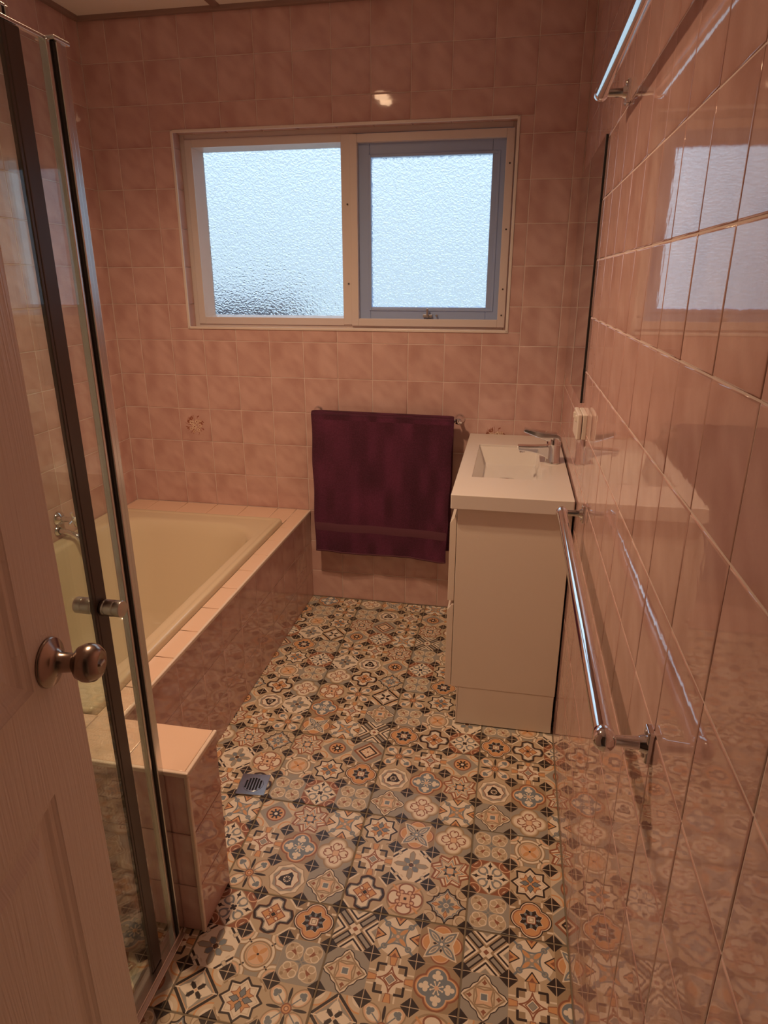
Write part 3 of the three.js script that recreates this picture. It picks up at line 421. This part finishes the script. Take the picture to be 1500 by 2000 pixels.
// ---------------------------------------------------------------- vanity
{
  const g = group('vanity_cabinet', { label: 'cream floor standing vanity cabinet with two drawers', category: 'cabinet' });
  mesh('carcass', merge([rb(-.345, -.006, .147, .779, .834, .850, .0015), rb(-.345, -.006, .147, .779, .004, .020, .0015), bx(-.345, -.006, .148, .164, .02, .834), bx(-.020, -.006, .164, .74, .02, .834)]), M.cabinet, g);
  mesh('kickboard', merge([rb(-.320, -.008, .004, .147, .02, .849, .001), rb(-.3265, -.3205, .004, .147, .02, .849, .001)]), M.cabinet, g);
  for (const [y0, y1] of [[.466, .750], [.150, .452]]) {
    const sh = new THREE.Shape([[0, 0], [.018, 0], [.018, y1 - y0 - .022], [.004, y1 - y0], [0, y1 - y0]].map(q => new THREE.Vector2(...q)));
    const e = new THREE.ExtrudeGeometry(sh, { depth: .844, bevelEnabled: true, bevelSize: .001, bevelThickness: .001, bevelSegments: 1 }).scale(-1, 1, 1);
    // mirrored about x: turn the faces the right way round again
    const q = e.index ? e.toNonIndexed() : e, p = q.attributes.position, nn = q.attributes.normal;
    for (let i = 0; i < p.count; i += 3) for (const at of [p, nn, q.attributes.uv]) { const w = at.itemSize, A = Array.from(at.array.slice((i + 1) * w, (i + 2) * w)); for (let k = 0; k < w; k++) { at.array[(i + 1) * w + k] = at.array[(i + 2) * w + k]; at.array[(i + 2) * w + k] = A[k]; } }
    mesh('drawer_front', q.translate(-.3475, y0, .005), M.cabinet, g);
  }
}
{
  const g = group('vanity_basin', { label: 'white vanity top with a sunken rectangular basin', category: 'basin' });
  const X0 = -.366, X1 = -.004, Z0 = .004, Z1 = .868, Y = .826, T = .045, o = { x0: -.316, x1: -.092, z0: .196, z1: .662 };
  const rrect = (s, x0, x1, y0, y1, r) => { s.moveTo(x0 + r, y0); s.lineTo(x1 - r, y0); s.quadraticCurveTo(x1, y0, x1, y0 + r); s.lineTo(x1, y1 - r); s.quadraticCurveTo(x1, y1, x1 - r, y1); s.lineTo(x0 + r, y1); s.quadraticCurveTo(x0, y1, x0, y1 - r); s.lineTo(x0, y0 + r); s.quadraticCurveTo(x0, y0, x0 + r, y0); return s; };
  const sh = rrect(new THREE.Shape(), X0 + .002, X1 - .002, -Z1 + .002, -Z0 - .002, .003); sh.holes.push(rrect(new THREE.Path(), o.x0 - .002, o.x1 + .002, -o.z1 - .002, -o.z0 + .002, .008));
  mesh('top', new THREE.ExtrudeGeometry(sh, { depth: T - .004, bevelEnabled: true, bevelSize: .002, bevelThickness: .002, bevelSegments: 3, curveSegments: 6 }).rotateX(-Math.PI / 2).translate(0, Y - T + .002, 0), M.white, g);
  // bowl
  const n = 64, ring = (a, b, c, d, r, y) => { const out = []; for (let q = 0; q < 4; q++) for (let k = 0; k < n / 4; k++) { const t = (q + k / (n / 4 - 1)) * Math.PI / 2, m = [[b - r, d - r], [a + r, d - r], [a + r, c + r], [b - r, c + r]][q]; out.push([m[0] + r * Math.cos(t), y, m[1] + r * Math.sin(t)]); } return out; };
  const R = [ring(o.x0 - .003, o.x1 + .003, o.z0 - .003, o.z1 + .003, .008, Y - .004), ring(o.x0, o.x1, o.z0, o.z1, .008, Y - .008), ring(o.x0 + .022, o.x1 - .006, o.z0 + .04, o.z1 - .02, .010, .764), ring(o.x0 + .027, o.x1 - .011, o.z0 + .05, o.z1 - .028, .012, .757), ring(o.x0 + .04, o.x1 - .03, o.z0 + .08, o.z1 - .06, .012, .755), ring(-.206, -.200, .425, .431, .002, .751)];
  const P2 = [], I = []; R.forEach(r => r.forEach(p => P2.push(...p)));
  for (let j = 0; j + 1 < R.length; j++) for (let k = 0; k < n; k++) { const a = j * n + k, b = j * n + (k + 1) % n; I.push(a, a + n, b, b, a + n, b + n); }
  const geo = new THREE.BufferGeometry(); geo.setAttribute('position', new THREE.Float32BufferAttribute(P2, 3)); geo.setIndex(I); geo.computeVertexNormals();
  mesh('bowl', geo, M.white, g);
  mesh('waste', lathe([[0, .004], [.018, .005], [.03, .003], [.032, 0]], [-.203, .752, .428], [0, 1, 0]), M.chrome, g);
}
{
  const g = group('basin_mixer', { label: 'chrome lever mixer tap standing on the vanity top', category: 'tap' }, [-.050, .826, .432]);
  mesh('body', lathe([[0, 0], [.026, 0], [.027, .004], [.0245, .01], [.0235, .05], [.025, .066], [.024, .085], [.015, .097], [0, .1]], [0, 0, 0], [0, 1, 0]), M.chrome, g);
  const sp = new THREE.Shape(); sp.moveTo(-.012, .014); sp.quadraticCurveTo(-.034, .040, -.116, .0455); sp.lineTo(-.118, .055); sp.quadraticCurveTo(-.06, .055, -.012, .060); sp.closePath();
  mesh('spout', new THREE.ExtrudeGeometry(sp, { depth: .026, bevelEnabled: true, bevelSize: .004, bevelThickness: .004, bevelSegments: 3, curveSegments: 14 }).translate(0, 0, -.013), M.chrome, g);
  mesh('aerator', cyl([-.106, .034, 0], [-.107, .046, 0], .0095, .0105), M.chrome, g);
  const lv = new THREE.Shape(); lv.moveTo(.022, .082); lv.quadraticCurveTo(.026, .1, .006, .104); lv.quadraticCurveTo(-.04, .106, -.1, .118); lv.lineTo(-.104, .112); lv.quadraticCurveTo(-.055, .094, -.022, .082); lv.closePath();
  const h = mesh('lever', new THREE.ExtrudeGeometry(lv, { depth: .03, bevelEnabled: true, bevelSize: .003, bevelThickness: .004, bevelSegments: 3, curveSegments: 14 }).translate(0, 0, -.015), M.chrome, g);
}
{ // mirror, outlet
  const g = group('wall_mirror', { label: 'frameless wall mirror above the vanity', category: 'mirror' });
  mesh('glass_edge', rb(-.006, -.0004, 1.092, 1.792, .03, .745, .0008), M.black, g);
  mesh('mirror_face', bx(-.0066, -.0061, 1.0935, 1.7905, .0315, .7435), M.mirror, g);
  const o = group('power_outlet', { label: 'cream plastic power outlet on the tiles below the mirror', category: 'outlet' });
  mesh('mounting_block', rb(-.012, .001, 1.020, 1.090, .806, .922, .003), M.plastic, o);
  mesh('cover_plate', rb(-.0255, -.0135, 1.019, 1.091, .805, .923, .004), M.plastic, o);
  mesh('rocker_switch', rb(-.030, -.024, 1.066, 1.082, .83, .842, .0015), M.plastic, o);
  mesh('rocker_switch', rb(-.030, -.024, 1.066, 1.082, .885, .897, .0015), M.plastic, o);
}
function wallRail(label, y) {
  const g = group('towel_rail', { label, category: 'towel rail' }, [0, y, 0]);
  const bxr = -.059, z0 = 1.09, z1 = 2.003;
  mesh('bar', cyl([bxr, 0, z0], [bxr, 0, z1], .0128, .0128, 32), M.chrome, g);
  for (const z of [z0, z1]) {
    const s = z === z0 ? -1 : 1;
    mesh('end_cap', lathe([[.0128, -.013], [.0145, -.011], [.0155, -.001], [.0148, .006], [.010, .0135], [0, .0155]], [bxr, 0, z], [0, 0, s]), M.chrome, g);
    mesh('post', lathe([[.0095, 0], [.0085, .02], [.0065, .05], [.0065, .056]], [-.006, 0, z], [-1, 0, 0]), M.chrome, g);
    const p = mesh('wall_plate', merge([rb(-.009, .001, -.024, .024, z - .012, z + .012, .003), cyl([-.007, 0, z], [-.016, 0, z], .0135, .0105)]), M.chrome, g);
    for (const k of [-.0175, .0175]) mesh('screw', lathe([[0, .0025], [.003, .002], [.0042, 0]], [-.009, k, z], [-1, 0, 0], 14), M.steel, p);
  }
}
wallRail('low chrome towel rail at vanity height on the mirror wall', .866);
wallRail('high chrome towel rail on the mirror wall near the ceiling', 1.806);

// ---------------------------------------------------------------- towel on the back wall rail
{
  const y = .894, g = group('towel_holder', { label: 'chrome rail behind the burgundy towel', category: 'towel rail' });
  mesh('bar', cyl([-1.03, y, .062], [-.41, y - .008, .062], .008), M.chrome, g);
  for (const x of [-1.026, -.412]) {
    const q = x < -1 ? y + .004 : y - .008;
    mesh('bracket', merge([lathe([[0, 0], [.02, 0], [.022, .003], [.016, .01], [.008, .02], [.007, .045]], [x, q, 0], [0, 0, 1]), lathe([[0, -.016], [.011, -.012], [.015, 0], [.011, .012], [0, .016]], [x, q, .06], [1, 0, 0])].slice(0, x < -1 ? 1 : 2)), M.chrome, g);
  }
  const t = group('towel', { label: 'burgundy bath towel hung over the rail below the window', category: 'towel' });
  // path over the bar: front hem, up, over, down behind
  const prof = []; const zF = .082, zB = .045, top = y + .012;
  for (let k = 0; k <= 46; k++) prof.push([.272 + (top - .012 - .272) * k / 46, zF]);
  for (let k = 1; k < 10; k++) { const a = k / 10 * Math.PI; prof.push([top - .012 + Math.sin(a) * .016, (zF + zB) / 2 + Math.cos(a) * (zF - zB) / 2]); }
  for (let k = 0; k <= 40; k++) prof.push([top - .012 - (top - .012 - .30) * k / 40, zB]);
  const NX = 72, T = .0065, V = [], UVs = [], I = [], m = prof.length;
  const at = (i, j, side) => {
    const u = i / NX, [py, pz] = prof[j], a = prof[Math.max(0, j - 1)], b = prof[Math.min(m - 1, j + 1)], dy = b[0] - a[0], dz = b[1] - a[1], l = Math.hypot(dy, dz) || 1;
    const down = Math.max(0, (top - py) / .62), back = j > 50;
    const fold = back ? .003 * Math.sin(u * 9 + 1) * down : (.006 * Math.sin(u * 7.3 + .5) + .0035 * Math.sin(u * 17 + 2 + down * 2) + .0015 * Math.sin(u * 41)) * down;
    const edge = Math.min(u, 1 - u) * 60, th = T / 2 * Math.min(1, .35 + edge * .65) + (j < 2 ? .0012 : 0);
    const x0 = back ? -1.010 : -1.036 + .002 * Math.sin(py * 25), x1 = back ? -.432 : -.430 - .014 * down + .002 * Math.sin(py * 30 + 1);
    const sag = -.010 * u * (j < 46 ? down : 0) - .006 * u * (1 - down) + (j < 3 ? .003 * Math.sin(u * 12) : 0);
    return [x0 + (x1 - x0) * u, py + sag + side * th * (-dz / l) * -1, pz + fold + side * th * (dy / l)];
  };
  for (let i = 0; i <= NX; i++) { for (let j = 0; j < m; j++) { V.push(...at(i, j, 1)); UVs.push(i / NX * .6 / .15 * .25, j / m * 1.3 / .15 * .25); } for (let j = m - 1; j >= 0; j--) { V.push(...at(i, j, -1)); UVs.push(i / NX, j / m * 2); } }
  const S = 2 * m;
  for (let i = 0; i < NX; i++) for (let k = 0; k < S; k++) { const a = i * S + k, b = i * S + (k + 1) % S, c = a + S, d = b + S; I.push(a, c, b, b, c, d); }
  for (const i of [0, NX]) for (let j = 0; j + 1 < m; j++) { const a = i * S + j, b = i * S + j + 1, c = i * S + S - 1 - j, d = i * S + S - 2 - j; if (i) I.push(a, c, b, b, c, d); else I.push(a, b, c, b, d, c); }
  const geo = new THREE.BufferGeometry(); geo.setAttribute('position', new THREE.Float32BufferAttribute(V, 3)); geo.setAttribute('uv', new THREE.Float32BufferAttribute(UVs, 2)); geo.setIndex(I); geo.computeVertexNormals();
  mesh('cloth', geo, M.towel, t);
  const strip = (lo, hi, out) => { // flat woven band lying on the front of the cloth
    const P3 = [], U3 = [], J = [], jOf = yy => (yy - .272) / (top - .012 - .272) * 46;
    for (let i = 0; i <= NX; i++) for (let k = 0; k < 5; k++) { const yy = lo + (hi - lo) * k / 4, jf = Math.max(0, Math.min(45, jOf(yy))), j0 = Math.floor(jf), f = jf - j0, A = at(i, j0, 1), B = at(i, j0 + 1, 1); const o = (k === 0 || k === 4 || i === 0 || i === NX) ? -.001 : out; P3.push(A[0] + (B[0] - A[0]) * f, A[1] + (B[1] - A[1]) * f, A[2] + (B[2] - A[2]) * f + o); U3.push(i / NX * 2, k / 4 * .2); }
    for (let i = 0; i < NX; i++) for (let k = 0; k < 4; k++) { const a = i * 5 + k; J.push(a, a + 5, a + 1, a + 1, a + 5, a + 6); }
    const q = new THREE.BufferGeometry(); q.setAttribute('position', new THREE.Float32BufferAttribute(P3, 3)); q.setAttribute('uv', new THREE.Float32BufferAttribute(U3, 2)); q.setIndex(J); q.computeVertexNormals(); return q;
  };
  mesh('woven_band', strip(.370, .418, .0012), M.towelBand, t);
  mesh('hem', strip(.272, .281, .0012), M.towelBand, t);
}

// ---------------------------------------------------------------- floor drain
{
  const g = group('floor_drain', { label: 'square metal floor drain with a round slotted grate', category: 'drain' }, [-.895, .0005, 1.258]);
  g.rotation.y = .10;
  const s = .042, sh = new THREE.Shape([[-s, -s], [s, -s], [s, s], [-s, s]].map(q => new THREE.Vector2(...q)));
  sh.holes.push(new THREE.Path().absarc(0, 0, .031, 0, Math.PI * 2, true));
  mesh('plate', new THREE.ExtrudeGeometry(sh, { depth: .0018, bevelEnabled: true, bevelSize: .0008, bevelThickness: .0006, bevelSegments: 2, curveSegments: 32 }).rotateX(-Math.PI / 2), M.drainSteel, g);
  mesh('pit', new THREE.CylinderGeometry(.0315, .0315, .001, 40).translate(0, -.0008, 0), M.black, g);
  const gr = new THREE.Shape().absarc(0, 0, .030, 0, Math.PI * 2);
  for (let k = 0; k < 6; k++) { const x = -.0215 + k * .0086, h = Math.sqrt(.0272 ** 2 - x * x) , p = new THREE.Path(); p.moveTo(x - .0029, -h); p.lineTo(x + .0029, -h); p.lineTo(x + .0029, h); p.lineTo(x - .0029, h); p.closePath(); gr.holes.push(p); }
  mesh('grate', new THREE.ExtrudeGeometry(gr, { depth: .0016, bevelEnabled: true, bevelSize: .0005, bevelThickness: .0005, bevelSegments: 2, curveSegments: 40 }).rotateX(-Math.PI / 2).translate(0, .0012, 0), M.drainSteel, g);
}

// ---------------------------------------------------------------- shower screen
{
  const g = group('shower_screen', { label: 'framed glass shower screen with a knob beside the open door', category: 'shower screen' });
  const x = -.89, y1 = 1.756;
  mesh('corner_post', merge([rb(x - .014, x + .012, .003, y1, 1.733, 1.747, .002), rb(x - .004, x + .014, .003, y1, 1.745, 1.757, .002)]), M.aluminium, g);
  mesh('seal', bx(x - .004, x + .0095, .02, y1 - .002, 1.757, 1.761), M.rubber, g);
  mesh('edge_channel', rb(x - .007, x + .007, .02, y1, 1.761, 1.770, .002), M.aluminium, g);
  mesh('top_edge', merge([rb(x - .004, x + .004, y1 - .002, y1 + .003, 1.733, 2.80, .001), rb(x - .016, x + .016, y1 - .001, y1 + .005, 1.728, 1.765, .002)]), M.aluminium, g);
  mesh('rear_glass', bx(x - .034, x - .030, .022, y1 + .030, 1.80, 2.79), M.clear, g);
  mesh('rear_top_edge', merge([rb(x - .035, x - .029, y1 + .029, y1 + .033, 1.798, 2.80, .001), rb(x - .036, x - .028, .022, y1 + .031, 1.794, 1.800, .001)]), M.aluminium, g);
  mesh('bottom_rail', merge([rb(x - .016, x + .016, .001, .022, 1.745, 2.80, .002), rb(x - .022, x + .022, .001, .008, 1.745, 2.80, .002)]), M.aluminium, g);
  mesh('door_stile', merge([rb(x - .0048, x + .0048, .024, y1 - .003, 1.822, 1.852, .002), rb(x - .004, x + .004, .024, y1 - .003, 1.852, 1.858, .001)]), M.darkAlu, g);
  mesh('glass_panel', bx(x - .0025, x + .0025, .022, y1, 1.768, 1.823), M.clear, g);
  mesh('glass_door', bx(x - .0025, x + .0025, .024, y1, 1.855, 2.79), M.clear, g);
  const k = [x, .893, 1.838], pr = s => lathe([[.0, 0], [.0148, 0], [.0148, .005], [.0138, .006], [.0138, .008], [.0148, .009], [.0148, .022], [.0138, .023], [.0138, .025], [.0148, .026], [.0148, .036], [.0135, .038], [0, .038]], [k[0] + s * .0065, k[1], k[2]], [s, 0, 0], 28);
  const kn = mesh('knob', merge([pr(1), pr(-1)]), M.steel, g);
  mesh('gasket', cyl([x - .0065, k[1], k[2]], [x + .0065, k[1], k[2]], .0138), M.rubber, kn);
}

// ---------------------------------------------------------------- open door with knob
{
  const g = group('door_1', structure('open white panelled door with woodgrain finish and metal knob', 'door'));
  const x1 = -.782, x0 = -.817, z0 = 2.043, z1 = 2.832, y0 = .012, y1 = 2.045, st = .103, mid = .078, pw = (z1 - z0 - 2 * st - mid) / 2;
  const cols = [[z0 + st, z0 + st + pw], [z1 - st - pw, z1 - st]], rws = [[.21, .781], [.941, 1.60], [1.71, 1.93]];
  const sh = new THREE.Shape([[z0, y0], [z1, y0], [z1, y1], [z0, y1]].map(q => new THREE.Vector2(...q)));
  for (const [a, b] of cols) for (const [c, d] of rws) { const h = new THREE.Path(); h.moveTo(a, c); h.lineTo(a, d); h.lineTo(b, d); h.lineTo(b, c); h.closePath(); sh.holes.push(h); }
  const uvm = q => { const p = q.attributes.position, u = q.attributes.uv; for (let i = 0; i < p.count; i++) u.setXY(i, p.getZ(i) / .5, p.getY(i) / .5); return q; };
  const leaf = new THREE.ExtrudeGeometry(sh, { depth: x1 - x0 - .002, bevelEnabled: true, bevelSize: .001, bevelThickness: .001, bevelSegments: 1 }).rotateY(-Math.PI / 2).translate(x1 - .001, 0, 0);
  mesh('leaf', uvm(leaf), M.door, g);
  for (const [a, b] of cols) for (const [c, d] of rws) {   // moulded panel: stepped ogee rim, then a raised field
    const lv = [[0, x1 - .0005], [.006, x1 - .004], [.012, x1 - .005], [.018, x1 - .009], [.026, x1 - .011], [.032, x1 - .0105], [.050, x1 - .004], [.056, x1 - .0035]], V = [], I = [];
    lv.forEach(([i, x]) => V.push(x, c + i, a + i, x, c + i, b - i, x, d - i, b - i, x, d - i, a + i));
    for (let j = 0; j + 1 < lv.length; j++) for (let k = 0; k < 4; k++) { const p = j * 4 + k, q = j * 4 + (k + 1) % 4; I.push(p, p + 4, q, q, p + 4, q + 4); }
    const e = (lv.length - 1) * 4; I.push(e, e + 2, e + 1, e, e + 3, e + 2);
    const q = new THREE.BufferGeometry(); q.setAttribute('position', new THREE.Float32BufferAttribute(V, 3)); q.setIndex(I); const w = q.toNonIndexed(); w.setAttribute('uv', new THREE.Float32BufferAttribute(new Float32Array(w.attributes.position.count * 2), 2)); w.computeVertexNormals();
    mesh('moulded_panel', uvm(w), M.door, g);
  }
  const ky = .958, kz = 2.104;
  const kb = mesh('knob', lathe([[0, 0], [.0330, 0], [.0335, .002], [.032, .006], [.020, .011], [.0135, .018], [.0125, .034], [.0145, .036], [.0215, .041], [.0252, .049], [.0258, .055], [.0242, .063], [.0185, .0695], [.0145, .0715], [.012, .0705], [0, .0695]], [x1, ky, kz], [1, 0, 0], 48), M.bronze ?? (M.bronze = std([0.36, 0.29, 0.25], 0.22, { metalness: 1 })), g);
  mesh('privacy_button', rb(x1 + .069, x1 + .0725, ky - .002, ky + .002, kz - .007, kz + .007, .001), M.steel, kb);
  g.traverse(o => { if (o.isMesh) o.geometry.translate(-x1, 0, -kz); });   // swung a little past square, about the line of the knob
  g.position.set(x1, 0, kz); g.rotation.y = .17;
}

// ---------------------------------------------------------------- ceiling lamp with two reflector bulbs (above the frame)
{
  const g = group('ceiling_lamp', { label: 'ceiling fitting with two warm reflector bulbs', category: 'lamp' }, [-.99, ROOM.h, 1.295]);
  mesh('housing', rb(-.10, .10, -.022, 0, -.16, .16, .008), M.trimWhite, g);
  for (const dz of [-.06, .06]) {
    mesh('bulb', lathe([[0, -.016], [.022, -.013], [.034, -.006], [.036, 0], [.030, .012], [.02, .02]], [0, -.030, dz], [0, 1, 0]), std([.9, .8, .6], .3, { emissive: LAMP_COLOR.clone(), emissiveIntensity: 11 }), g);
    const l = new THREE.SpotLight(LAMP_COLOR, LAMP_POWER, 0, 1.36, 1, 2); l.position.set(-.99, ROOM.h - .035, 1.295 + dz); l.target.position.set(-.99, 0, 1.295 + dz); l.castShadow = true; l.shadow.radius = 1.4; l.name = 'lamp_light'; scene.add(l, l.target);
  }
}
scene.traverse(o => { if (o.isMesh) o.castShadow = o.receiveShadow = true; });
renderer.render(scene, camera);
